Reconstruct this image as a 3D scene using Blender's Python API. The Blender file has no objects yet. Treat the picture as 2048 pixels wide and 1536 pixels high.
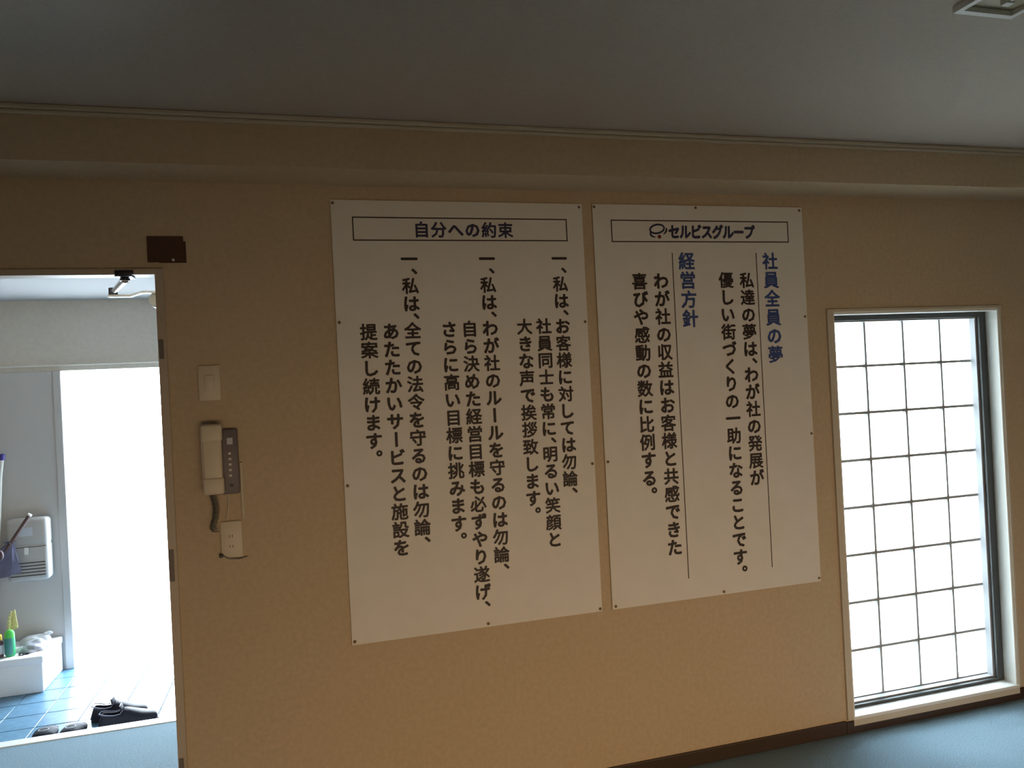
import bpy, bmesh, math, random
from mathutils import Vector, Matrix
random.seed(7)
S = bpy.context.scene
C = S.collection

# ---------------------------------------------------------------- camera
EYE = Vector((0, -2.66, 1.493))
yaw, pitch, roll = .271845, .004062, -.0503575
fwd = Vector((math.sin(yaw)*math.cos(pitch), math.cos(yaw)*math.cos(pitch), math.sin(pitch)))
rt = Vector((math.cos(yaw), -math.sin(yaw), 0)); up = rt.cross(fwd)
r2 = rt*math.cos(roll) + up*math.sin(roll); u2 = -rt*math.sin(roll) + up*math.cos(roll)
cd = bpy.data.cameras.new('camera'); cam = bpy.data.objects.new('camera', cd); C.objects.link(cam)
M = Matrix((r2, u2, -fwd)).transposed().to_4x4(); M.translation = EYE
cam.matrix_world = M
cd.sensor_fit = 'HORIZONTAL'; cd.sensor_width = 36; cd.lens = 36*1516.87/2048; cd.clip_start = .02
S.camera = cam

# ---------------------------------------------------------------- world, lights, exposure
w = bpy.data.worlds.new('world'); S.world = w; w.use_nodes = True
bg = w.node_tree.nodes['Background']
bg.inputs[0].default_value = (.82, .96, 1.10, 1); bg.inputs[1].default_value = 20.0

def area(name, loc, rot, sx, sy, power, col, portal=False):
    l = bpy.data.lights.new(name, 'AREA'); l.shape = 'RECTANGLE'; l.size = sx; l.size_y = sy
    l.energy = power; l.color = col
    o = bpy.data.objects.new(name, l); C.objects.link(o); o.location = loc; o.rotation_euler = rot
    if portal: l.cycles.is_portal = True
    return o
H = math.pi/2
# unseen warm fill light, added low behind the camera to brighten the lower wall
fill = area('low_warm_fill', (1.25, -3.2, .44), (H-math.radians(9), 0, 0), 4.2, .55, 16.0, (1.0, .67, .38))
fill.data.spread = math.radians(97)
# hazy low daylight through the glass blocks and the entrance
sl = bpy.data.lights.new('sun', 'SUN'); sl.energy = 6.3; sl.angle = math.radians(34); sl.color = (.92, .97, 1.0)
so = bpy.data.objects.new('sun', sl); C.objects.link(so)
so.rotation_euler = Vector((.42, -1.0, -.56)).to_track_quat('-Z', 'Y').to_euler()
# entrance opening portal (only guides sky sampling)
area('entrance_portal', (-.9, 2.90, .8), (-H, 0, 0), 1.2, 1.95, 1, (1, 1, 1), True)

S.view_settings.view_transform = 'Standard'; S.view_settings.look = 'None'
S.view_settings.gamma = 1; S.view_settings.exposure = 0; S.view_settings.use_curve_mapping = False
S.cycles.use_denoising = True
S.cycles.max_bounces = 12; S.cycles.diffuse_bounces = 8; S.cycles.glossy_bounces = 4
S.cycles.sample_clamp_indirect = 6

# ---------------------------------------------------------------- materials
def mat(name, col, rough=.6, noise=0, nscale=30, bump=0, bscale=200, metal=0, spec=.5, col2=None, alpha=None, coat=0):
    m = bpy.data.materials.new(name); m.use_nodes = True
    nt = m.node_tree; b = nt.nodes['Principled BSDF']
    b.inputs['Base Color'].default_value = (*col, 1); b.inputs['Roughness'].default_value = rough
    b.inputs['Metallic'].default_value = metal; b.inputs['Specular IOR Level'].default_value = spec
    b.inputs['Coat Weight'].default_value = coat
    tc = nt.nodes.new('ShaderNodeTexCoord')
    if noise or col2:
        n = nt.nodes.new('ShaderNodeTexNoise'); n.inputs['Scale'].default_value = nscale
        n.inputs['Detail'].default_value = 4
        nt.links.new(tc.outputs['Object'], n.inputs['Vector'])
        r = nt.nodes.new('ShaderNodeValToRGB')
        c2 = col2 or tuple(c*(1-noise) for c in col)
        c1 = col if col2 else tuple(min(1, c*(1+noise)) for c in col)
        r.color_ramp.elements[0].color = (*c2, 1); r.color_ramp.elements[1].color = (*c1, 1)
        r.color_ramp.elements[0].position = .35; r.color_ramp.elements[1].position = .65
        nt.links.new(n.outputs[0], r.inputs[0]); nt.links.new(r.outputs[0], b.inputs['Base Color'])
    if bump:
        n = nt.nodes.new('ShaderNodeTexNoise'); n.inputs['Scale'].default_value = bscale
        nt.links.new(tc.outputs['Object'], n.inputs['Vector'])
        bp = nt.nodes.new('ShaderNodeBump'); bp.inputs['Strength'].default_value = bump
        bp.inputs['Distance'].default_value = .004
        nt.links.new(n.outputs[0], bp.inputs['Height']); nt.links.new(bp.outputs[0], b.inputs['Normal'])
    return m
WALLD = mat('wall_dark_brown', (.22, .17, .12), .7, noise=.1, nscale=20)  # unseen side and back walls, darkened to cut bounced light
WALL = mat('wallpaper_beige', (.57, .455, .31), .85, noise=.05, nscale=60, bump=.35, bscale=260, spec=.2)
CEIL = mat('ceiling_offwhite', (.52, .455, .385), .9, noise=.03, nscale=90, bump=.3, bscale=300, spec=.1)
HALLW = mat('hall_paint', (.64, .60, .54), .75, noise=.03, nscale=50, bump=.15, bscale=300, spec=.3)
CARPET = mat('carpet_teal', (.25, .355, .42), .98, noise=.22, nscale=240, bump=.9, bscale=500, spec=.05)
BASEB = mat('baseboard_brown', (.050, .030, .020), .45)
TILE = mat('entry_tile', (.09, .20, .30), .33, noise=.12, nscale=22, bump=.12, bscale=60, spec=.6)
GROUT = mat('tile_grout', (.10, .16, .20), .9)
NOSE = mat('step_nosing_white', (.78, .80, .78), .35)
PAPER = mat('poster_paper', (.80, .775, .72), .62, noise=.015, nscale=12, spec=.3)
INK = mat('ink_dark_brown', (.030, .020, .020), .6)
NAVY = mat('ink_navy', (.030, .030, .085), .6)
BLUE = mat('ink_blue', (.035, .075, .26), .6)
RED = mat('ink_red', (.22, .03, .02), .6)
PIN = mat('tack_metal', (.18, .12, .07), .4, metal=.6)
WHITEP = mat('white_board', (.82, .82, .77), .4)
TRIM = mat('trim_cream', (.60, .54, .42), .6)
FRAME = mat('door_frame_paint', (.50, .42, .32), .45)
HINGE = mat('hinge_grey', (.17, .15, .13), .5)
STEEL = mat('dark_steel', (.06, .06, .07), .35, metal=.7)
CHROME = mat('satin_metal', (.75, .76, .80), .25, metal=1)
WFRAME = mat('window_frame_bronze', (.045, .050, .050), .4)
WFRAME2 = mat('window_bead_grey', (.30, .31, .32), .5)
MORTAR = mat('mortar_grey', (.36, .37, .37), .9)
PLAST = mat('plastic_beige', (.68, .60, .46), .45)
PLASTD = mat('plastic_dark_grey', (.16, .14, .15), .5)
BTN = mat('button_pale', (.72, .68, .62), .5)
CORD = mat('cord_grey', (.16, .16, .14), .6)
OLIVE = mat('lamp_inside', (.36, .30, .18), .5)
HCEIL = mat('hall_ceiling_paint', (.44, .44, .44), .9, bump=.15, bscale=300, spec=.1)
PANEL = mat('door_panel_grey', (.54, .53, .52), .6)
MBOX = mat('mailbox_grey', (.47, .46, .44), .45)
FOAM = mat('styrofoam', (.86, .88, .90), .8, bump=.25, bscale=140)
SHOE = mat('shoe_leather', (.014, .014, .022), .5, spec=.18)
LINING = mat('shoe_lining', (.20, .20, .28), .8)
SOLE = mat('shoe_sole', (.015, .013, .013), .6)
SAND = mat('sandal_black', (.014, .016, .024), .7, spec=.25)
GREY = mat('print_pale', (.55, .6, .65), .6)
WOOD = mat('handle_wood', (.11, .055, .045), .35)
PURP = mat('umbrella_cloth', (.13, .13, .20), .75, noise=.15, nscale=15)
MAROON = mat('umbrella_handle_dark', (.045, .016, .024), .3)
BLUEP = mat('handle_blue', (.06, .045, .28), .4)
GCAP = mat('cap_green', (.10, .62, .10), .4)
GBOT = mat('bottle_teal', (.06, .25, .24), .35)
GRIM = mat('bottle_green', (.05, .45, .18), .35)
STRAW = mat('brush_bristle', (.62, .58, .30), .8, noise=.25, nscale=120)
YEL = mat('cap_yellow', (.75, .55, .03), .4)
BROWNB = mat('bottle_brown', (.09, .05, .07), .4)
BAG = mat('plastic_bag_white', (.62, .63, .66), .35)
BAGG = mat('plastic_bag_grey', (.36, .37, .42), .45)
BLACKP = mat('black_plastic', (.02, .02, .03), .4)
CARD = mat('card_brown', (.075, .035, .020), .7)
GROUND = mat('outdoor_concrete', (.72, .73, .72), .9, noise=.06, nscale=6, bump=.3, bscale=60)
BLOCKER = mat('blocker_grey', (.55, .55, .52), .9)  # for the added slab that blocks sky above the window

def glass_mat():
    m = bpy.data.materials.new('frosted_glass'); m.use_nodes = True; nt = m.node_tree
    for n in list(nt.nodes): nt.nodes.remove(n)
    o = nt.nodes.new('ShaderNodeOutputMaterial')
    t = nt.nodes.new('ShaderNodeBsdfTranslucent'); t.inputs[0].default_value = (.82, .84, .84, 1)
    tr = nt.nodes.new('ShaderNodeBsdfTransparent'); tr.inputs[0].default_value = (.82, .84, .84, 1)
    g = nt.nodes.new('ShaderNodeBsdfGlossy'); g.inputs['Roughness'].default_value = .15
    m1 = nt.nodes.new('ShaderNodeMixShader'); m1.inputs[0].default_value = .80
    m2 = nt.nodes.new('ShaderNodeMixShader'); m2.inputs[0].default_value = .05
    nt.links.new(t.outputs[0], m1.inputs[1]); nt.links.new(tr.outputs[0], m1.inputs[2])
    nt.links.new(m1.outputs[0], m2.inputs[1]); nt.links.new(g.outputs[0], m2.inputs[2])
    nt.links.new(m2.outputs[0], o.inputs[0])
    return m
GLASS = glass_mat()

# ---------------------------------------------------------------- helpers
def bx(bm, x0, x1, y0, y1, z0, z1):
    vs = [bm.verts.new((x, y, z)) for x in (x0, x1) for y in (y0, y1) for z in (z0, z1)]
    for f in ((0, 1, 3, 2), (4, 6, 7, 5), (0, 4, 5, 1), (2, 3, 7, 6), (0, 2, 6, 4), (1, 5, 7, 3)):
        bm.faces.new([vs[i] for i in f])
def rbx(bm, x0, x1, y0, y1, z0, z1, r=.004, seg=2, axis=None):
    t = bmesh.new(); bx(t, x0, x1, y0, y1, z0, z1)
    es = list(t.edges)
    if axis is not None:
        es = [e for e in es if abs((e.verts[0].co - e.verts[1].co)[axis]) > 1e-6]
    bmesh.ops.bevel(t, geom=es, offset=r, segments=seg, affect='EDGES', profile=.5)
    merge(bm, t)
def merge(bm, t):
    me = bpy.data.meshes.new('t'); t.to_mesh(me); bm.from_mesh(me); bpy.data.meshes.remove(me); t.free()
def tube(bm, pts, r, n=12, cap=True):
    pts = [Vector(p) for p in pts]; rings = []
    rs = r if isinstance(r, (list, tuple)) else [r]*len(pts)
    ref = None
    for i, p in enumerate(pts):
        d = (pts[min(i+1, len(pts)-1)] - pts[max(i-1, 0)]).normalized()
        if ref is None:
            ref = Vector((0, 0, 1)) if abs(d.z) < .9 else Vector((1, 0, 0))
        a = (ref - d*ref.dot(d)).normalized(); b = d.cross(a); ref = a
        rings.append([bm.verts.new(p + (a*math.cos(2*math.pi*k/n) + b*math.sin(2*math.pi*k/n))*rs[i]) for k in range(n)])
    for A, B in zip(rings, rings[1:]):
        for k in range(n): bm.faces.new((A[k], A[(k+1) % n], B[(k+1) % n], B[k]))
    if cap:
        bm.faces.new(rings[0][::-1]); bm.faces.new(rings[-1])
def lathe(bm, prof, cx, cy, n=24, sx=1, sy=1):
    rings = [[bm.verts.new((cx + r*sx*math.cos(2*math.pi*k/n), cy + r*sy*math.sin(2*math.pi*k/n), z)) for k in range(n)] for r, z in prof]
    for A, B in zip(rings, rings[1:]):
        for k in range(n): bm.faces.new((A[k], A[(k+1) % n], B[(k+1) % n], B[k]))
    bm.faces.new(rings[0][::-1]); bm.faces.new(rings[-1])
def obj(name, bm, m, parent=None, smooth=False, kind=None):
    bmesh.ops.recalc_face_normals(bm, faces=bm.faces)
    me = bpy.data.meshes.new(name); bm.to_mesh(me); bm.free()
    if m: me.materials.append(m)
    if smooth:
        for p in me.polygons: p.use_smooth = True
        try: me.set_sharp_from_angle(angle=math.radians(38))
        except Exception: pass
    o = bpy.data.objects.new(name, me); C.objects.link(o)
    if parent is not None: o.parent = parent
    if kind: o['kind'] = kind
    return o
def inst(name, me, parent, loc=(0, 0, 0)):
    o = bpy.data.objects.new(name, me); C.objects.link(o); o.parent = parent; o.location = loc
    return o
def thing(name, label, cat, group=None, loc=(0, 0, 0)):
    o = bpy.data.objects.new(name, None); C.objects.link(o); o['label'] = label; o['category'] = cat
    o.location = loc
    if group: o['group'] = group
    return o
def struct(name, parent=None, bm=None, m=None, label=None, cat=None):
    if bm is None:
        o = bpy.data.objects.new(name, None); C.objects.link(o)
    else:
        o = obj(name, bm, m, parent)
    o['kind'] = 'structure'
    if label: o['label'] = label; o['category'] = cat
    return o
def B(*boxes):
    bm = bmesh.new()
    for b in boxes: bx(bm, *b)
    return bm

# ---------------------------------------------------------------- room shell
XL, XR, YB, ZC = -2.5, 4.8, -3.9, 2.372
WT = .20     # front wall thickness
DX0, DX1, DZ = -1.30, -.434, 1.912           # doorway
WX0, WX1, WZ0, WZ1 = 2.125, 2.985, .062, 1.733  # window opening
struct('wall_front', bm=B((XL, DX0-.03, 0, WT, 0, 2.5), (DX0-.03, DX1+.025, 0, .052, DZ+.018, 2.5), (DX1+.025, WX0, 0, WT, 0, 2.5),
                          (WX0, WX1, 0, WT, WZ1, 2.5), (WX0, WX1, 0, WT, 0, WZ0), (WX1, XR, 0, WT, 0, 2.5)), m=WALL,
       label='beige wallpapered wall with doorway, two posters and glass block window', cat='wall')
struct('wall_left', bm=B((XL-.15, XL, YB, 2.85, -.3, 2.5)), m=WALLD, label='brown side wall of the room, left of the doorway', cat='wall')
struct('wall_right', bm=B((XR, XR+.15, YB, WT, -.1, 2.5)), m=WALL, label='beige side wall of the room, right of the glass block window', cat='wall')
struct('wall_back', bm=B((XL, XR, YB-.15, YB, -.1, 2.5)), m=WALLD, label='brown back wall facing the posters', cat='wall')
struct('ceiling', bm=B((XL, XR, YB, 0, ZC, ZC+.13)), m=CEIL, label='plain off-white textured ceiling of the room', cat='ceiling')
struct('floor', bm=B((XL, XR, YB, WT, -.1, 0), (XL, .6, WT, 1.232, -.3, 0)), m=CARPET, label='teal grey carpet of the room running through the doorway', cat='floor')
# dropped box beam along the wall
struct('trim_1', bm=B((XL, XR, -.20, -.001, 2.215, ZC-.0005)), m=WALL, label='boxed beam under the ceiling above the posters', cat='beam')
bm = bmesh.new(); rbx(bm, XL+.001, XR-.001, -.222, -.200, ZC-.014, ZC-.001, .003)
rbx(bm, XL+.001, XR-.001, -.212, -.200, ZC-.026, ZC-.015, .003)
struct('trim_2', bm=bm, m=TRIM, label='thin cream moulding where beam meets ceiling', cat='moulding')
bm = bmesh.new()
rbx(bm, DX1+.03, WX0-.035, -.009, -.0005, 0, .055, .003); rbx(bm, WX0-.034, XR-.001, -.009, -.0005, 0, .050, .003)
rbx(bm, XL+.001, DX0-.03, -.009, -.0005, 0, .055, .003)
struct('baseboard_front', bm=bm, m=BASEB, label='dark brown baseboard along the poster wall', cat='baseboard')

# ---------------------------------------------------------------- glass block window
win = struct('window_1', label='tall glass block window in white reveal right of the posters', cat='window')
bm = B((WX0, WX0+.010, -.004, .06, WZ0, WZ1), (WX1-.001, WX1+.010, -.004, .16, WZ0, WZ1), (WX0+.01, WX1-.001, -.004, .16, WZ1-.008, WZ1+.004))
obj('reveal_lining', bm, WHITEP, win)
bm = bmesh.new(); rbx(bm, WX0-.002, WX1+.010, -.012, .10, WZ0-.008, WZ0+.006, .003); obj('sill', bm, WHITEP, win)
bm = B((WX0-.028, WX0, -.010, 0, .056, WZ1+.014), (WX0, WX1+.010, -.010, 0, WZ1+.003, WZ1+.014), (WX1+.009, WX1+.018, -.010, 0, .056, WZ1+.014),
       (WX0, WX1+.010, -.010, 0, .030, .054))
obj('casing', bm, TRIM, win)
fx0, fx1, fz0, fz1 = WX0+.010, WX1-.002, WZ0+.007, WZ1-.009
bm = B((fx0, fx0+.030, .055, .10, fz0, fz1), (fx1-.036, fx1, .055, .10, fz0, fz1), (fx0+.03, fx1-.036, .055, .10, fz1-.020, fz1), (fx0+.03, fx1-.036, .055, .10, fz0, fz0+.012))
obj('window_frame', bm, WFRAME, win)
gx0, gz0, px_, pz_ = 2.173, .085, .2012, .2033
bm = B((fx0+.03, fx0+.034, .075, .099, fz0+.012, fz1-.02), (fx1-.046, fx1-.036, .070, .099, fz0+.012, fz1-.02), (fx0+.034, fx1-.046, .072, .099, fz1-.026, fz1-.02), (fx0+.034, fx1-.046, .072, .099, fz0+.012, fz0+.018))
obj('glazing_bead', bm, WFRAME2, win)
bm = bmesh.new()
J = .0056
for i in range(5):
    x = gx0 + i*px_; bx(bm, x-J, x+J, .106, .124, gz0-.02, gz0+8*pz_+.02)
for k in range(9):
    z = gz0 + k*pz_
    for i in range(4): bx(bm, gx0+i*px_+J, gx0+(i+1)*px_-J, .106, .124, z-J, z+J)
obj('mortar_joints', bm, MORTAR, win)
bm = B((WX0-.02, gx0-J, .101, .18, WZ0-.02, WZ1+.02), (gx0+4*px_+J, WX1+.03, .101, .18, WZ0-.02, WZ1+.02),
       (gx0-J, gx0+4*px_+J, .101, .18, gz0+8*pz_+J, WZ1+.02), (gx0-J, gx0+4*px_+J, .101, .18, WZ0-.02, gz0-J))
obj('mortar_surround', bm, MORTAR, win)
bm = bmesh.new(); bx(bm, -.0948, .0948, -.035, .035, -.0958, .0958)
es = [e for e in bm.edges if abs((e.verts[0].co-e.verts[1].co).y) > .01]
bmesh.ops.bevel(bm, geom=es, offset=.013, segments=4, affect='EDGES', profile=.5)
ff = [f for f in bm.faces if abs(f.normal.y) > .9]
r = bmesh.ops.inset_individual(bm, faces=ff, thickness=.012, depth=.004)
gb = bpy.data.meshes.new('glass_block'); bmesh.ops.recalc_face_normals(bm, faces=bm.faces); bm.to_mesh(gb); bm.free()
gb.materials.append(GLASS)
for k in range(8):
    for i in range(4): inst('glass_block', gb, win, (gx0+(i+.5)*px_, .139, gz0+(k+.5)*pz_))

# ---------------------------------------------------------------- doorway
door = struct('door_1', label='open inner door with its steel frame at the left', cat='door')
bm = B((DX1, DX1+.026, -.012, .05, 0, DZ+.019), (DX0-.03, DX1, -.012, .05, DZ, DZ+.019), (DX0-.03, DX0, -.012, .05, 0, DZ),
       (DX1+.010, DX1+.026, .05, .215, 0, DZ+.5), (DX0-.03, DX0-.01, .05, .215, 0, DZ+.006))
obj('door_frame', bm, FRAME, door)
# leaf swung right back into the hall, hidden behind the jamb except for the closer
bm = bmesh.new(); rbx(bm, -.424, -.388, .23, 1.06, .01, 1.905, .003); leaf = obj('door_leaf', bm, FRAME, door)
bm = bmesh.new(); tube(bm, [(-.424, .98, .95), (-.47, .98, .95), (-.47, .90, .95)], .009); obj('door_handle', bm, CHROME, leaf, True)
bm = bmesh.new(); tube(bm, [(-.472, .225, 1.861), (-.472, .232, 1.861), (-.472, .50, 1.861), (-.472, .508, 1.861)], [.020, .026, .026, .020], 20)
rbx(bm, -.460, -.4245, .24, .53, 1.83, 1.89, .008)
obj('closer_body', bm, WHITEP, leaf, True)
for z0, z1, x0 in ((1.640, 1.702, .004), (.925, 1.027, .002), (.25, .357, .004)):
    bm = bmesh.new(); rbx(bm, DX1+.003, DX1+.017, -.016, -.0125, z0, z1, .001)
    h = obj('hinge', bm, HINGE, door)
# closer arm: bracket under the head, jointed arm, elbow
bm = bmesh.new(); rbx(bm, -.550, -.500, -.018, .045, DZ-.006, DZ-.0005, .002); rbx(bm, -.550, -.495, -.017, -.0125, DZ, DZ+.014, .002)
tube(bm, [(-.525, .01, DZ-.008), (-.525, .01, DZ-.017)], .015, 16); obj('arm_bracket', bm, STEEL, door, True)
EX = (-.626, .318, 1.904)
bm = bmesh.new(); tube(bm, [(-.525, .01, DZ-.012), (-.60, .24, 1.902), EX], [.012, .010, .008], 12); obj('connecting_rod', bm, CHROME, door, True)
bm = bmesh.new(); tube(bm, [(EX[0], EX[1], 1.8925), (EX[0], EX[1], 1.917)], .015, 16); obj('elbow_joint', bm, STEEL, door, True)
bm = bmesh.new()
cen = [(-.642, .318, 1.889), (-.571, .322, 1.889), (-.516, .228, 1.889), (-.455, .228, 1.889)]
vs = []
for p in cen:
    for dy, dz in ((-.013, -.005), (.013, -.005), (.013, .003), (-.013, .003)): vs.append(bm.verts.new((p[0], p[1]+dy, p[2]+dz)))
for k in range(3):
    for q in range(4): bm.faces.new((vs[4*k+q], vs[4*k+(q+1) % 4], vs[4*k+4+(q+1) % 4], vs[4*k+4+q]))
bm.faces.new(vs[:4]); bm.faces.new(vs[-4:])
tube(bm, [(-.465, .250, 1.889), (-.465, .250, 1.86)], .009, 10)
obj('closer_arm', bm, WHITEP, door)

# ---------------------------------------------------------------- entrance hall
HY, HZ, G = 2.728, 2.187, -.14
ENTX = -.42
struct('wall_hall_far', bm=B((XL, .6, HY, HY+.12, 1.80, 2.5), (ENTX, .6, HY, HY+.12, -.3, 1.80)), m=HALLW, label='pale grey far wall of the entry above the sliding track', cat='wall')
struct('wall_hall_right', bm=B((.6, .75, WT, HY+.12, -.3, 2.5)), m=HALLW, label='pale right wall of the entry hall', cat='wall')
struct('ceiling', bm=B((XL, .6, WT, HY, HZ, 2.5)), m=HCEIL, label='white ceiling of the entry hall', cat='ceiling')
ent = struct('door_2', label='grey entrance panel with overhead track beside the bright opening', cat='door')
bm = bmesh.new(); bx(bm, XL, ENTX, HY-.004, HY+.12, 1.775, 1.80); bx(bm, XL, ENTX, HY+.006, HY+.12, 1.74, 1.775); obj('track_rail', bm, HALLW, ent)
bm = bmesh.new(); rbx(bm, XL, ENTX, HY-.012, HY-.0045, 1.770, 1.779, .002); obj('track_lip', bm, WHITEP, ent)
bm = B((XL, -1.502, HY, HY+.04, G, 1.739)); obj('door_panel', bm, PANEL, ent)
bm = bmesh.new(); rbx(bm, -1.502, -1.455, HY-.012, HY+.05, G, 1.739, .005); obj('door_stile', bm, PANEL, ent)
bm = bmesh.new(); bx(bm, ENTX-.03, ENTX, HY-.005, HY+.12, G, 1.739); obj('door_jamb', bm, PANEL, ent)
fl = struct('floor', label='blue grey tiled entry floor one step below the carpet', cat='floor', bm=B((XL, .6, 1.232, HY+.12, -.3, G-.004)), m=GROUT)
bm = bmesh.new(); bx(bm, -.0975, .0975, -.0910, .0910, -.006, 0)
bmesh.ops.bevel(bm, geom=[e for e in bm.edges if all(v.co.z > -.001 for v in e.verts)], offset=.0015, segments=1, affect='EDGES')
tm = bpy.data.meshes.new('tile'); bmesh.ops.recalc_face_normals(bm, faces=bm.faces); bm.to_mesh(tm); bm.free(); tm.materials.append(TILE)
for j in range(12):
    for i in range(15):
        y = 1.81+.187*(j-2)-.0935
        x = -1.605+.2*(i-4)+.1
        if x-.1 < XL or x+.1 > .6 or y-.09 < 1.233 or y-.09 > HY+.12: continue
        o = inst('tile', tm, fl, (x, y, G+random.uniform(-.0004, .0004)))
        o.rotation_euler = (random.uniform(-.002, .002), random.uniform(-.002, .002), 0)
bm = bmesh.new(); rbx(bm, XL, .6, 1.233, 1.300, -.12, .004, .004); bx(bm, XL, .6, 1.233, 1.285, G-.004, -.12)
struct('trim_3', bm=bm, m=NOSE, label='white nosing along the step down to the tiles', cat='trim')
# outdoors
struct('sky_blocker', bm=B((.75, 7, WT, 1.20, 2.35, 2.5)), m=BLOCKER, label='unseen added eave outside the glass block window', cat='sky_blocker')  # unseen slab, added to keep steep sky light off the floor
struct('ground', bm=B((-14, 14, HY+.12, 20, -.5, G-.005), (.75, 14, WT, HY+.12, -.5, G-.02)), m=GROUND, label='bright pale concrete ground outside the entrance', cat='ground')

# ---------------------------------------------------------------- posters
_gc = {}
def glyph(ch, off):
    k = (ch, off)
    if k not in _gc:
        c = bpy.data.curves.new('g', 'FONT'); c.body = ch; c.size = 1; c.offset = off; c.resolution_u = 2
        o = bpy.data.objects.new('g', c); C.objects.link(o)
        bpy.context.view_layer.update()
        me = bpy.data.meshes.new_from_object(o.evaluated_get(bpy.context.evaluated_depsgraph_get()))
        vs = [tuple(v.co[:2]) for v in me.vertices]; fs = [tuple(p.vertices) for p in me.polygons]
        bpy.data.objects.remove(o); bpy.data.curves.remove(c); bpy.data.meshes.remove(me)
        _gc[k] = (vs, fs)
    return _gc[k]
def put(bm, ch, X, Z, em, y, off=.038, sx=1, sz=1, slant=0):
    vs, fs = glyph(ch, 0)
    if ch in '、。':
        xs = [v[0] for v in vs]; zs = [v[1] for v in vs]
        cx, cz = (min(xs)+max(xs))/2, (min(zs)+max(zs))/2
    else: cx, cz = .5, .38
    e = off*.74 if ord(ch) > 0x4e10 else off   # denser characters get thinner strokes
    for q, (da, db) in enumerate(((0, 0), (e, 0), (-e, 0), (0, e), (0, -e), (.7*e, .7*e), (-.7*e, .7*e), (.7*e, -.7*e), (-.7*e, -.7*e))):
        out = []
        for a, b in vs:
            a -= cx; b -= cz
            if ch == 'ー' and sz > 0 and not slant: a, b = b, -a
            a += b*slant+da; b += db
            out.append(bm.verts.new((X+a*em*sx, y-.00003*q, Z+b*em*abs(sz))))
        for f in fs:
            try: bm.faces.new([out[i] for i in f])
            except ValueError: pass
YP = -.0072
def vtext(parent, text, X0, Z0, pitch, em, m, X1=None, name='text_column'):
    bm = bmesh.new(); z = Z0; n = 0; prevpunct = False
    total = sum(.5 if c in '、。' else 1 for c in text)
    acc = 0.0
    for c in text:
        fx = X0 + ((X1-X0)*acc/total if X1 is not None else 0)
        if c in '、。':
            put(bm, c, fx+.27*em, Z0-(acc-.30)*pitch, em*.98, YP); acc += .5
        else:
            put(bm, c, fx, Z0-acc*pitch, em, YP); acc += 1
    o = obj(name, bm, m, parent); return o
def line(bm, x0, x1, z0, z1): bx(bm, x0, x1, YP-.0001, YP+.0006, z0, z1)
def rect_frame(parent, x0, x1, z0, z1, t, m):
    bm = bmesh.new()
    line(bm, x0, x1, z1-t, z1); line(bm, x0, x1, z0, z0+t); line(bm, x0, x0+t, z0+t, z1-t); line(bm, x1-t, x1, z0+t, z1-t)
    obj('title_border', bm, m, parent)
def tacks(parent, pts):
    bm = bmesh.new(); bmesh.ops.create_uvsphere(bm, u_segments=12, v_segments=6, radius=.0052, matrix=Matrix.Translation((0, 0, 0)) @ Matrix.Diagonal((1, .45, 1, 1)))
    me = bpy.data.meshes.new('thumbtack'); bm.to_mesh(me); bm.free(); me.materials.append(PIN)
    for x, z in pts: inst('thumbtack', me, parent, (x, -.0085, z))
def sheet(x0, x1, z0, z1, bulge, parent):
    """paper sheet with slightly wavy edges, lying just off the wall"""
    bm = bmesh.new(); nx, nz = 14, 22; g = []
    for s in (0, 1):
        rows = []
        for j in range(nz+1):
            row = []
            for i in range(nx+1):
                u, v = i/nx, j/nz
                x = x0+(x1-x0)*u; z = z0+(z1-z0)*v
                edge = max(abs(u-.5)*2, 0)**6
                y = -.0062 if s == 0 else -.0050
                y += -bulge*0.0 if 0 < i < nx else 0
                row.append(bm.verts.new((x, y, z)))
            rows.append(row)
        g.append(rows)
    for s in (0, 1):
        for j in range(nz):
            for i in range(nx):
                q = (g[s][j][i], g[s][j][i+1], g[s][j+1][i+1], g[s][j+1][i])
                bm.faces.new(q if s == 0 else q[::-1])
    def strip(a, b):
        for k in range(len(a)-1): bm.faces.new((a[k], a[k+1], b[k+1], b[k]))
    strip(g[0][0], g[1][0]); strip(g[0][-1], g[1][-1])
    strip([r[0] for r in g[0]], [r[0] for r in g[1]]); strip([r[-1] for r in g[0]], [r[-1] for r in g[1]])
    return obj('paper_sheet', bm, PAPER, parent)

p1 = thing('poster', 'white poster with three paragraphs of dark Japanese text, nearer the doorway', 'poster')
sheet(.128, 1.045, .640, 2.165, .004, p1)
rect_frame(p1, .198, .982, 2.024, 2.107, .0040, INK)
bm = bmesh.new()
for i, c in enumerate('自分への約束'): put(bm, c, .437+i*.0614, 2.064, .0585, YP, .038)
obj('title_text', bm, NAVY, p1)
P, EM = .0628, .0600
for t, X, Z in (('一、私は、お客様に対しては勿論、', .945, 1.960), ('社員同士も常に、明るい笑顔と', .872, 1.711), ('大きな声で挨拶致します。', .798, 1.711),
                ('一、私は、わが社のルールを守るのは勿論、', .669, 1.960), ('自ら決めた経営目標も必ずやり遂げ、', .5925, 1.709), ('さらに高い目標に挑みます。', .518, 1.709),
                ('一、私は、全ての法令を守るのは勿論、', .388, 1.960), ('あたたかいサービスと施設を', .312, 1.708), ('提案し続けます。', .2355, 1.708)):
    vtext(p1, t, X, Z, P, EM, INK)
tacks(p1, ((.135, 2.153), (1.033, 2.152), (.138, 1.743), (.139, 1.184), (1.035, 1.723), (1.035, 1.192), (.137, .652), (.607, .652), (1.037, .650)))

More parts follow.
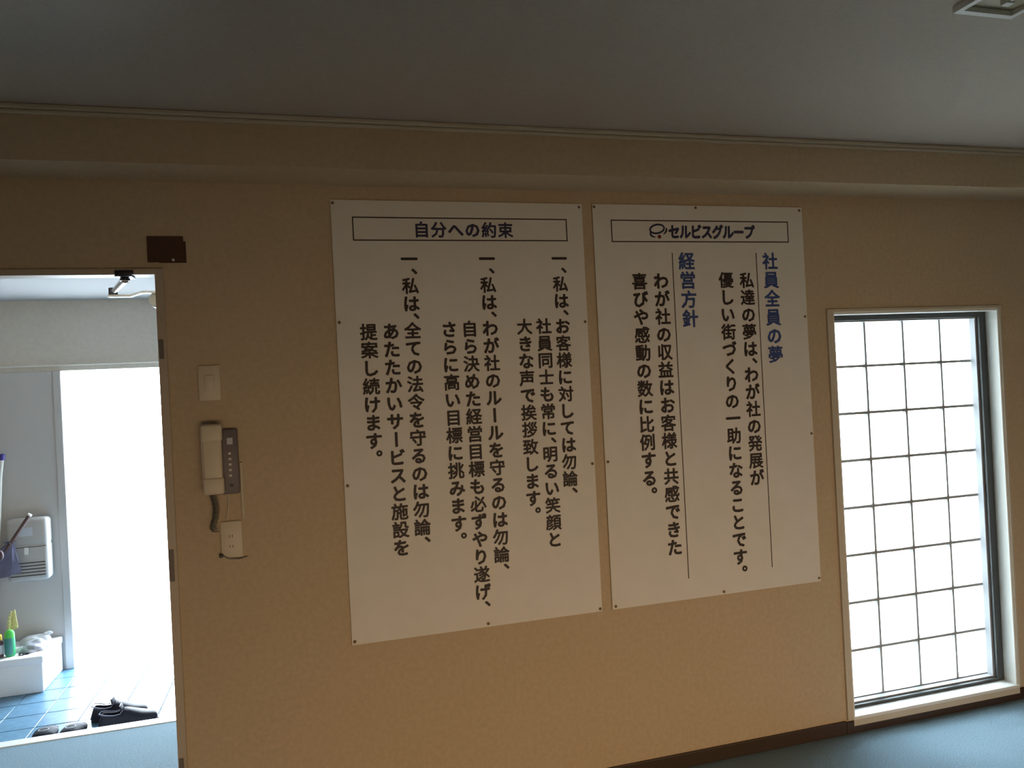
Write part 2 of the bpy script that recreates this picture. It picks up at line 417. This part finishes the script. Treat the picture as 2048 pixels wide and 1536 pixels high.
p2 = thing('poster', 'white poster with logo title and blue headings, beside the glass block window', 'poster')
sheet(1.087, 2.003, .640, 2.166, .004, p2)
rect_frame(p2, 1.159, 1.934, 2.022, 2.107, .0040, INK)
bm = bmesh.new()
for i, c in enumerate('セルビスグループ'): put(bm, c, 1.422+i*.0472, 2.063, .0585, YP, .048, sx=.86, sz=-1, slant=.04)
obj('title_text', bm, NAVY, p2)
# emblem: tilted ring, side strokes, red dot
def ribbon(bm, pts, wd):
    L = []; n = len(pts)
    for i, p in enumerate(pts):
        a = pts[max(i-1, 0)]; b = pts[min(i+1, n-1)]
        d = Vector((b[0]-a[0], b[1]-a[1])).normalized(); q = Vector((-d.y, d.x))*(wd[i] if isinstance(wd, list) else wd)/2
        L.append((bm.verts.new((p[0]+q.x, YP, p[1]+q.y)), bm.verts.new((p[0]-q.x, YP, p[1]-q.y))))
    for A, Bq in zip(L, L[1:]): bm.faces.new((A[0], A[1], Bq[1], Bq[0]))
def ell(cx, cz, a, b, tilt, t0, t1, n=30):
    out = []
    for i in range(n+1):
        t = math.radians(t0+(t1-t0)*i/n); x, z = a*math.cos(t), b*math.sin(t)
        out.append((cx+x*math.cos(tilt)-z*math.sin(tilt), cz+x*math.sin(tilt)+z*math.cos(tilt)))
    return out
bm = bmesh.new()
ribbon(bm, ell(1.350, 2.073, .030, .0165, .18, 0, 360), .0072)
ribbon(bm, ell(1.352, 2.062, .032, .019, .3, 150, 240, 12), [.003+.005*math.sin(math.pi*i/12) for i in range(13)])
ribbon(bm, ell(1.354, 2.066, .036, .020, .2, -60, 15, 12), [.003+.005*math.sin(math.pi*i/12) for i in range(13)])
obj('emblem', bm, NAVY, p2)
bm = bmesh.new(); vs = [bm.verts.new((1.358+.0078*math.cos(i*.3927), YP, 2.043+.0078*math.sin(i*.3927))) for i in range(16)]; bm.faces.new(vs)
obj('emblem_dot', bm, RED, p2)
P2, EM2 = .0684, .0655
o = vtext(p2, '社員全員の夢', 1.842, 1.947, .0752, .071, BLUE, 1.846, name='heading'); 
o = vtext(p2, '経営方針', 1.469, 1.949, .0748, .071, BLUE, 1.473, name='heading')
bm = bmesh.new(); line(bm, 1.778, 1.7812, .722, 1.980); obj('rule_line', bm, INK, p2)
bm = bmesh.new(); line(bm, 1.407, 1.4102, .720, 1.981); obj('rule_line', bm, INK, p2)
for t, X, Z in (('私達の夢は、わが社の発展が', 1.731, 1.871), ('優しい街づくりの一助になることです。', 1.638, 1.873), ('わが社の収益はお客様と共感できた', 1.356, 1.872), ('喜びや感動の数に比例する。', 1.265, 1.872)):
    vtext(p2, t, X, Z, P2, EM2, INK)
tacks(p2, ((1.094, 2.154), (1.519, 2.157), (1.990, 2.153), (1.991, 1.72), (1.993, 1.243), (1.994, .654), (1.558, .651), (1.100, .651), (1.098, 1.194)))

# ---------------------------------------------------------------- wall items by the door
card = thing('card', 'dark brown card pinned above the door frame corner', 'card')
bm = bmesh.new(); bx(bm, -.454, -.345, -.004, -.001, 1.953, 2.037); obj('card_sheet', bm, CARD, card)
bm = bmesh.new(); bx(bm, -.420, -.338, -.0012, -.0003, 1.951, 2.021); obj('card_backing', bm, CARD, card)
bm = bmesh.new(); bmesh.ops.create_uvsphere(bm, u_segments=12, v_segments=8, radius=.005, matrix=Matrix.Translation((-.377, -.006, 1.960))); obj('pin', bm, BTN, card, True)

sw = thing('light_switch', 'pale rectangular light switch plate right of the doorway', 'switch')
bm = bmesh.new(); rbx(bm, -.320, -.252, -.008, -.0005, 1.498, 1.614, .004); obj('switch_plate', bm, PLAST, sw, True)
bm = bmesh.new(); rbx(bm, -.301, -.271, -.011, -.008, 1.532, 1.582, .002); obj('rocker', bm, PLAST, sw, True)
bm = bmesh.new(); rbx(bm, -.293, -.279, -.0125, -.011, 1.556, 1.562, .0005); obj('indicator', bm, BTN, sw)

ic = thing('intercom_phone', 'beige wall intercom handset on grey base below the switch', 'intercom')
bm = bmesh.new(); rbx(bm, -.306, -.207, -.022, -.0005, 1.190, 1.402, .006); obj('base_unit', bm, PLASTD, ic, True)
bm = bmesh.new(); rbx(bm, -.318, -.255, -.044, -.022, 1.200, 1.422, .008, 3)
rbx(bm, -.316, -.251, -.054, -.040, 1.365, 1.420, .008, 3); rbx(bm, -.316, -.251, -.054, -.040, 1.195, 1.250, .008, 3)
rbx(bm, -.312, -.255, -.049, -.040, 1.21, 1.41, .006, 3)
obj('handset', bm, PLAST, ic, True)
for i in range(5):
    bm = bmesh.new(); rbx(bm, -.2375, -.2285, -.0245, -.022, 1.319-i*.018, 1.327-i*.018, .0015); obj('button', bm, BTN, ic)
bm = bmesh.new(); rbx(bm, -.240, -.222, -.0235, -.022, 1.352, 1.374, .001); obj('status_window', bm, GREY, ic)
bm = bmesh.new(); rbx(bm, -.236, -.226, -.0245, -.022, 1.214, 1.222, .001); obj('small_key', bm, BLACKP, ic)
bm = bmesh.new(); pts = []
for i in range(300):
    t = i/299; a = t*2*math.pi*19
    x = -.289+.010*math.sin(t*math.pi*1.2)-.004+.0085*math.cos(a); y = -.024+.0085*math.sin(a); z = 1.198-.125*t
    if t > .9: x += (t-.9)*.12
    pts.append((x, y, z))
tube(bm, pts, .0022, 6); obj('coiled_cord', bm, CORD, ic, True)
bm = bmesh.new(); tube(bm, [(-.245, -.008, 1.192), (-.243, -.008, 1.17), (-.247, -.006, 1.14), (-.252, -.010, 1.105)], .0022, 8); obj('wire', bm, PLAST, ic, True)

tr = thing('cable_cover', 'thin cream cable cover running down beside the intercom', 'cable cover')
bm = bmesh.new(); rbx(bm, -.205, -.196, -.007, -.0005, 1.105, 1.290, .001); obj('cover_strip', bm, TRIM, tr)
ou = thing('wall_outlet', 'beige wall socket plate under the intercom', 'outlet')
bm = bmesh.new(); rbx(bm, -.275, -.207, -.008, -.0005, .980, 1.100, .004); obj('outlet_plate', bm, PLAST, ou, True)
for z in (1.018, 1.051):
    bm = bmesh.new()
    for x in (-.247, -.238): bx(bm, x-.001, x+.001, -.0086, -.0078, z-.0045, z+.0045)
    obj('socket_slots', bm, BLACKP, ou)
bm = bmesh.new(); rbx(bm, -.281, -.268, -.020, -.008, .985, .996, .003); obj('cable_clip', bm, BLACKP, ou)
bm = bmesh.new(); tube(bm, [(-.270, -.013, .990), (-.25, -.012, .978), (-.22, -.007, .974), (-.195, -.004, .979)], .0016, 6); obj('thin_wire', bm, CORD, ou)

# ceiling lamp
lp = thing('ceiling_light', 'recessed unlit ceiling light with pale rim, upper right corner', 'light')
zc = ZC
bm = B((1.588, 1.604, -1.80, -1.170, zc-.016, zc-.0005), (1.752, 1.768, -1.80, -1.170, zc-.016, zc-.0005), (1.604, 1.752, -1.186, -1.170, zc-.016, zc-.0005), (1.604, 1.752, -1.80, -1.784, zc-.016, zc-.0005))
obj('rim', bm, WHITEP, lp)
bm = B((1.604, 1.752, -1.784, -1.186, zc-.004, zc-.0008)); obj('reflector', bm, OLIVE, lp)
bm = bmesh.new(); tube(bm, [(1.678, -1.25, zc-.012), (1.678, -1.74, zc-.012)], .0075, 12); obj('lamp_tube', bm, WHITEP, lp, True)
bm = bmesh.new(); rbx(bm, 1.666, 1.690, -1.25, -1.230, zc-.022, zc-.0045, .002); rbx(bm, 1.666, 1.690, -1.76, -1.740, zc-.022, zc-.0045, .002); obj('lamp_holder', bm, WHITEP, lp)

# ---------------------------------------------------------------- mailbox on the entrance panel
mb = thing('mailbox', 'grey rounded mailbox with louvres on the entrance panel', 'mailbox')
mx0, mx1, mz0, mz1, my = -1.775, -1.542, .452, .838, HY-.10
bm = bmesh.new(); rbx(bm, mx0, mx1, my, HY-.0005, .662, mz1, .028, 5); obj('upper_cover', bm, MBOX, mb, True)
bm = bmesh.new(); rbx(bm, mx0, mx1, my+.001, HY-.0005, mz0, .688, .028, 5); obj('lower_door', bm, MBOX, mb, True)
bm = B((mx0+.012, mx1-.012, my-.0005, my+.003, .6605, .6635)); obj('seam', bm, STEEL, mb)
for i in range(5):
    z = .566-i*.0195
    bm = bmesh.new(); rbx(bm, mx0+.02, mx1-.020, my-.003, my+.003, z-.0025, z+.0025, .001); obj('louvre', bm, STEEL, mb)
bm = bmesh.new(); rbx(bm, -1.672, -1.650, my-.012, my-.001, .618, .662, .003); obj('latch', bm, WHITEP, mb)
bm = B((-1.70, -1.625, my-.0012, my, .730, .782)); obj('label_sticker', bm, GREY, mb)

# ---------------------------------------------------------------- umbrellas hanging from a wall hook
def crook(bm, c, r, rad, a0, a1, axis=0, n=16):
    pts = []
    for i in range(n+1):
        a = math.radians(a0+(a1-a0)*i/n)
        pts.append((c[0]+r*math.cos(a), c[1], c[2]+r*math.sin(a)))
    tube(bm, pts, rad, 12)
hk = thing('hook_rail', 'small metal hook rail on the entrance panel at the left frame edge', 'hook')
bm = bmesh.new(); rbx(bm, -2.05, -1.83, HY-.015, HY-.0005, .72, .75, .003); tube(bm, [(-1.86, HY-.015, .735), (-1.86, HY-.20, .733), (-1.86, HY-.215, .755)], .006, 10)
obj('rail_plate', bm, STEEL, hk, True)
um = thing('umbrella', 'folded purple umbrella with tilted wooden shaft', 'umbrella')
A = Vector((-1.613, HY-.17, .868)); Bp = Vector((-1.722, HY-.17, .705)); d = (Bp-A).normalized()
bm = bmesh.new(); tube(bm, [A, A.lerp(Bp, .15), Bp, Bp+d*.15], [.0105, .0115, .0105, .008], 14); obj('shaft', bm, WOOD, um, True)
bm = bmesh.new(); tube(bm, [A-d*.004, A+d*.006], .0125, 14); obj('end_cap', bm, WHITEP, um, True)
# canopy: pleated cloth bundle flaring down and left
bm = bmesh.new(); n = 40; rings = []
prof = [(0, .016, 0), (.02, .026, .1), (.05, .045, .35), (.09, .070, .6), (.14, .095, .8), (.19, .118, 1.0), (.215, .125, 1.1)]
cy = HY-.13
for t, R_, pl in prof:
    ring = []
    for k in range(n):
        a = 2*math.pi*k/n
        rr = R_*(1+.16*pl*math.sin(7*a+t*9)+.06*math.sin(13*a))
        cx = -1.706+t*.06-R_; cz = .715-t
        x = cx+rr*math.cos(a)*1.0; y = HY-.165+rr*math.sin(a)*.28
        ring.append(bm.verts.new((x, y, cz+(.02*math.cos(a)*pl if t > .1 else 0))))
    rings.append(ring)
for P_, Q in zip(rings, rings[1:]):
    for k in range(n): bm.faces.new((P_[k], P_[(k+1) % n], Q[(k+1) % n], Q[k]))
bm.faces.new(rings[0][::-1]); bm.faces.new(rings[-1])
obj('canopy', bm, PURP, um, True)
bm = bmesh.new()
for k in range(9):
    a = k*.7; p0 = Vector((-1.725, cy-.03, .705)); q = p0+Vector((.035*math.cos(a), -.02+.015*math.sin(a), .012+.014*math.sin(a*2.1)))
    tube(bm, [p0, p0.lerp(q, .5)+Vector((0, 0, .006)), q], [.004, .003, .0015], 6)
obj('ruffle', bm, PURP, um, True)
um2 = thing('umbrella', 'umbrella with dark curved crook handle, cut by the left frame edge', 'umbrella')
bm = bmesh.new(); crook(bm, (-1.768, HY-.27, .655), .026, .017, -60, 250); obj('crook_handle', bm, MAROON, um2, True)
bm = bmesh.new(); tube(bm, [(-1.758, HY-.27, .632), (-1.80, HY-.27, .585), (-1.88, HY-.27, .53), (-1.98, HY-.27, .40), (-2.06, HY-.27, .20)], [.010, .018, .030, .034, .008], 14)
obj('wrapped_canopy', bm, PURP, um2, True)
br = thing('broom', 'upright broom with blue tipped white handle at the left frame edge', 'broom')
bm = bmesh.new(); tube(bm, [(-1.769, HY-.10, 1.220), (-1.785, HY-.095, 1.10), (-1.86, HY-.06, .20)], .011, 14); obj('handle', bm, WHITEP, br, True)
bm = bmesh.new(); tube(bm, [(-1.7657, HY-.101, 1.243), (-1.7655, HY-.101, 1.24), (-1.770, HY-.10, 1.205)], [.008, .0145, .0145], 14); obj('handle_grip', bm, BLUEP, br, True)
bm = bmesh.new(); tube(bm, [(-1.86, HY-.06, .21), (-1.868, HY-.06, .16)], [.016, .03], 14); rbx(bm, -2.05, -1.85, HY-.08, HY-.03, .11, .165, .006); obj('broom_head', bm, BLUEP, br)
bm = bmesh.new()
for k in range(60):
    x = -2.045+.19*(k % 20)/19; y = HY-.072+.017*(k//20)
    tube(bm, [(x, y, .11), (x+(x+1.95)*.2, y, .078)], .003, 5)
obj('bristles', bm, STRAW, br)

# ---------------------------------------------------------------- foam box and the things on it
fb = thing('foam_box', 'white styrofoam box on the tiles against the entrance panel', 'box')
fx = (-2.06, -1.512, 2.335, 2.722)
bm = bmesh.new(); rbx(bm, fx[0]+.006, fx[1]-.006, fx[2]+.006, fx[3]-.004, G+.0005, .035, .008, 3); obj('box_body', bm, FOAM, fb, True)
bm = bmesh.new(); rbx(bm, fx[0]+.003, fx[1]-.001, fx[2]+.001, fx[3]-.001, .030, .074, .009, 3); obj('box_lid', bm, FOAM, fb, True)
TZ = .0745
bt = thing('spray_bottle', 'teal bottle with bright green domed cap on the foam box', 'bottle')
bx0, by0 = -1.700, 2.41
bm = bmesh.new(); lathe(bm, [(.020, TZ), (.024, TZ+.004), (.025, TZ+.02), (.0255, TZ+.10), (.024, TZ+.112)], bx0, by0, sx=1.05, sy=.8); obj('bottle_body', bm, GRIM, bt, True)
bm = bmesh.new(); lathe(bm, [(.0252, TZ+.012), (.0262, TZ+.02), (.0266, TZ+.095), (.0252, TZ+.105)], bx0-.003, by0-.002, sx=1.0, sy=.82); obj('bottle_label', bm, GBOT, bt, True)
bm = bmesh.new(); lathe(bm, [(.0245, TZ+.108), (.0248, TZ+.125), (.022, TZ+.140), (.015, TZ+.149), (.006, TZ+.153)], bx0, by0, sx=1.05, sy=.8); obj('cap', bm, GCAP, bt, True)
b2 = thing('squeeze_bottle', 'dark brown bottle with yellow cap, left of the teal bottle', 'bottle')
bm = bmesh.new(); lathe(bm, [(.020, TZ), (.023, TZ+.005), (.023, TZ+.085), (.016, TZ+.100)], -1.757, 2.41, sy=.9); obj('bottle_body', bm, BROWNB, b2, True)
bm = bmesh.new(); lathe(bm, [(.0165, TZ+.099), (.017, TZ+.102), (.0165, TZ+.125), (.012, TZ+.131)], -1.757, 2.41); obj('cap', bm, YEL, b2, True)
bm = bmesh.new(); lathe(bm, [(.0236, TZ+.02), (.0238, TZ+.022), (.0238, TZ+.07), (.0236, TZ+.072)], -1.757, 2.41, sy=.9); obj('bottle_label', bm, GREY, b2, True)
bs = thing('hand_brush', 'straw coloured hand brush standing behind the teal bottle', 'brush')
bm = bmesh.new()
for k in range(46):
    t = k/45; row = k % 3
    zz = TZ+.135+.105*t; x1 = -1.728+.012*t
    wdt = .045*(1-.55*t)
    tube(bm, [(x1-.010, 2.49+.006*row, zz-.018), (x1+wdt, 2.49+.006*row, zz+.006)], .0017, 5)
obj('bristles', bm, STRAW, bs)
bm = bmesh.new(); tube(bm, [(-1.735, 2.495, TZ), (-1.733, 2.495, TZ+.12), (-1.726, 2.495, TZ+.20), (-1.715, 2.495, TZ+.238)], [.009, .009, .010, .004], 10); obj('brush_back', bm, STRAW, bs, True)

def crumple(name, label, cx, cy, cz, a, b, h, seed, m, cat='bag'):
    rnd = random.Random(seed); bm = bmesh.new()
    bmesh.ops.create_icosphere(bm, subdivisions=4, radius=1)
    dirs = [(Vector((rnd.uniform(-1, 1), rnd.uniform(-1, 1), rnd.uniform(-1, 1))).normalized(), rnd.uniform(2, 6), rnd.uniform(0, 6)) for _ in range(9)]
    for v in bm.verts:
        p = v.co.copy(); k = 1
        for dd, fr, ph in dirs: k += .085*abs(math.sin(p.dot(dd)*fr+ph))-.05
        z = max(max(p.z, -.12)*k, -.12)
        v.co = Vector((cx+p.x*a*k, cy+p.y*b*k, cz+(z+.12)*h))
    o = thing(name, label, cat); obj('bag_body', bm, m, o, True); return o
bagA = crumple('plastic_bag', 'crumpled bright white plastic bag at the back of the foam box', -1.635, 2.64, TZ, .085, .05, .040, 3, BAG)
bm = bmesh.new(); tube(bm, [(-1.585, 2.64, TZ+.040), (-1.56, 2.64, TZ+.050), (-1.545, 2.64, TZ+.048)], [.016, .011, .005], 10); obj('knotted_end', bm, BAG, bagA, True)
bagB = crumple('plastic_bag', 'rumpled grey white bag at the front of the foam box', -1.600, 2.50, TZ, .070, .075, .045, 9, BAGG)
bm = bmesh.new(); tube(bm, [(-1.66, 2.47, TZ+.019), (-1.69, 2.46, TZ+.013), (-1.71, 2.455, TZ+.008)], [.016, .009, .005], 8); obj('twisted_end', bm, BAG, bagB, True)
cl = thing('marker_cap', 'small black plastic clip in front of the grey bag', 'clip')
bm = bmesh.new(); rbx(bm, -1.655, -1.625, 2.392, 2.412, TZ+.0005, TZ+.014, .004); rbx(bm, -1.624, -1.600, 2.395, 2.410, TZ+.0005, TZ+.009, .003); obj('clip_body', bm, BLACKP, cl, True)
bm = bmesh.new(); rbx(bm, -1.643, -1.634, 2.3905, 2.3915, TZ+.004, TZ+.010, .0004); obj('clip_dot', bm, BAG, cl)

# ---------------------------------------------------------------- shoes
def make_shoe(name, label, group, L=.285):
    t = thing(name, label, 'shoe', group)
    # stations along x: (x, halfwidth, top height, open fraction 0/1)
    st = [(0.0, .012, .070, 1), (.006, .024, .074, 1), (.02, .031, .072, 1), (.045, .035, .066, 1), (.075, .036, .062, 1), (.105, .037, .066, 1),
          (.125, .039, .083, 0), (.15, .043, .078, 0), (.175, .047, .070, 0), (.20, .049, .062, 0), (.225, .048, .056, 0), (.25, .043, .051, 0), (.268, .034, .045, 0), (.280, .022, .037, 0), (.285, .010, .028, 0)]
    n = 17; bm = bmesh.new(); rows = []
    for x, hw, h, op in st:
        row = []
        amax = math.pi if not op else math.pi
        for k in range(n):
            u = k/(n-1)
            if op:   # two side walls, gap in the middle
                s = -1 if u < .5 else 1
                q = min(u, 1-u)*2           # 0 sole .. 1 rim
                zz = .014+(h-.014)*q
                yy = s*hw*(1.02-.30*q**2)
                if k == n//2: yy = s*hw*.72; 
                row.append(bm.verts.new((x+max(0, .03-x)*(q-.35)*.7, yy, zz)))
            else:
                a = math.pi*u
                c, s_ = math.cos(a), math.sin(a)
                yy = -hw*(abs(c)**.75)*(1 if c > 0 else -1)
                zz = .014+(h-.014)*(abs(s_)**.8)
                row.append(bm.verts.new((x, yy, zz)))
        rows.append(row)
    mid = n//2
    for i in range(len(rows)-1):
        opn = st[i][3] and st[i+1][3]
        for k in range(n-1):
            if opn and k in (mid-1, mid): continue
            if st[i][3] and not st[i+1][3] and k in (mid-1, mid): continue
            bm.faces.new((rows[i][k], rows[i][k+1], rows[i+1][k+1], rows[i+1][k]))
    # heel closure and toe closure
    for k in range(mid-1):
        bm.faces.new((rows[0][k], rows[0][k+1], rows[0][n-2-k], rows[0][n-1-k]))
    bm.faces.new(rows[-1])
    loose = [v for v in bm.verts if not v.link_faces]
    bmesh.ops.delete(bm, geom=loose, context='VERTS')
    o = obj('upper', bm, SHOE, t, True)
    md = o.modifiers.new('s', 'SUBSURF'); md.levels = 2; md.render_levels = 2
    md = o.modifiers.new('t', 'SOLIDIFY'); md.thickness = .0025; md.offset = -1
    # collar binding
    bm = bmesh.new(); pts = []
    for i in range(6): x, hw, h, _ = st[i]; pts.append((x+.002, -hw*.80, h-.001))
    for x, hw, h, _ in (st[6],): pts.append((x-.004, -hw*.55, h-.004))
    pts = pts[::-1]+[(p[0], -p[1], p[2]) for p in pts]
    tube(bm, pts, .0022, 8); obj('collar', bm, LINING, t, True)
    bm = bmesh.new(); vs = []
    out = [(x, -hw*.9) for x, hw, _, _ in st]+[(x, hw*.9) for x, hw, _, _ in st[::-1]]
    f = bm.faces.new([bm.verts.new((x, y, .020)) for x, y in out]); obj('insole', bm, LINING, t)
    bm = bmesh.new()
    out = [(x-.002 if x < .01 else (x+.003 if x > .27 else x), -hw*1.08) for x, hw, _, _ in st]+[(x-.002 if x < .01 else (x+.003 if x > .27 else x), hw*1.08) for x, hw, _, _ in st[::-1]]
    lo = [bm.verts.new((x, y, 0.0 if (x < .09 or x > .11) else 0.0)) for x, y in out]; hi = [bm.verts.new((x, y, .016)) for x, y in out]
    bm.faces.new(lo[::-1]); bm.faces.new(hi)
    for i in range(len(out)): bm.faces.new((lo[i], lo[(i+1) % len(out)], hi[(i+1) % len(out)], hi[i]))
    obj('sole', bm, SOLE, t)
    # tongue and laces
    bm = bmesh.new(); rbx(bm, -.004, .004, -.026, .026, -.050, .018, .003); 
    for v in bm.verts: v.co = Vector((.112+v.co.x+v.co.z*-.35, v.co.y, .080+v.co.z))
    obj('tongue', bm, SHOE, t, True)
    bm = bmesh.new()
    for k in range(4):
        x = .132+k*.013; z = .0805-.0075*k; tube(bm, [(x, -.020, z-.008), (x+.002, -.008, z+.0005), (x+.002, .008, z+.0005), (x, .020, z-.008)], .0022, 6)
    obj('lace', bm, LINING, t, True)
    return t
def copy_tree(o, parent=None):
    c = o.copy(); C.objects.link(c); c.parent = parent
    for ch in o.children: copy_tree(ch, c)
    return c
s1 = make_shoe('leather_shoe', 'black leather shoe nearer the white step, toe pointing right', 'pair of black leather shoes')
s1.location = (-1.066, 1.650, G); s1.rotation_euler = (0, 0, math.radians(2)); s1.scale = (.95, 1.05, 1.10)
s2 = copy_tree(s1); s2['label'] = 'black leather shoe behind its pair, farther from the step'
s2.location = (-1.130, 1.778, G); s2.rotation_euler = (0, 0, math.radians(-4))

def make_sandal(name, label, group):
    t = thing(name, label, 'sandal', group)
    o_ = [(0, .030), (.02, .037), (.06, .038), (.11, .037), (.16, .043), (.21, .046), (.25, .040), (.275, .022), (.28, .006)]
    bm = bmesh.new(); out = [(-w_, y) for y, w_ in o_]+[(w_, y) for y, w_ in o_[::-1]]
    lo = [bm.verts.new((x, y, 0)) for x, y in out]; hi = [bm.verts.new((x*1.02, y, .028)) for x, y in out]
    bm.faces.new(lo); bm.faces.new(hi[::-1])
    for i in range(len(out)): bm.faces.new((lo[i], lo[(i+1) % len(out)], hi[(i+1) % len(out)], hi[i]))
    obj('sole', bm, SAND, t)
    bm = bmesh.new(); rows = []
    for j, (y, hgt, wd) in enumerate(((.125, .062, .042), (.15, .070, .045), (.18, .072, .048), (.21, .066, .048), (.235, .054, .045))):
        rows.append([bm.verts.new((-wd*math.cos(math.pi*k/12), y-.012*math.sin(math.pi*k/12)*(1 if j == 0 else 0), .012+(hgt-.012)*math.sin(math.pi*k/12)**.8)) for k in range(13)])
    for P_, Q in zip(rows, rows[1:]):
        for k in range(12): bm.faces.new((P_[k], P_[k+1], Q[k+1], Q[k]))
    o = obj('strap', bm, SAND, t, True); md = o.modifiers.new('t', 'SOLIDIFY'); md.thickness = .005
    bm = bmesh.new()
    pts = [(.022*math.cos(a*.3142), .150+.0, 0) for a in range(21)]
    pts = []
    for a in range(25):
        th = a*2*math.pi/24; x = .020*math.cos(th); y = .165+.018*math.sin(th)
        k = math.acos(max(-1, min(1, -x/.0465))); z = .012+.0605*math.sin(k)**.8+.001
        pts.append((x, y, z))
    tube(bm, pts, .0014, 6, cap=False); obj('oval_print', bm, GREY, t, True)
    return t
q1 = make_sandal('slide_sandal', 'left of two black slide sandals behind the white step', 'pair of black slide sandals')
q1.location = (-1.302, 1.475, G); q1.rotation_euler = (0, 0, math.radians(4)); q1.scale = (1.15, 1, .64)
q2 = copy_tree(q1); q2['label'] = 'right of two black slide sandals, next to the leather shoes'
q2.location = (-1.206, 1.46, G); q2.rotation_euler = (0, 0, math.radians(-6))
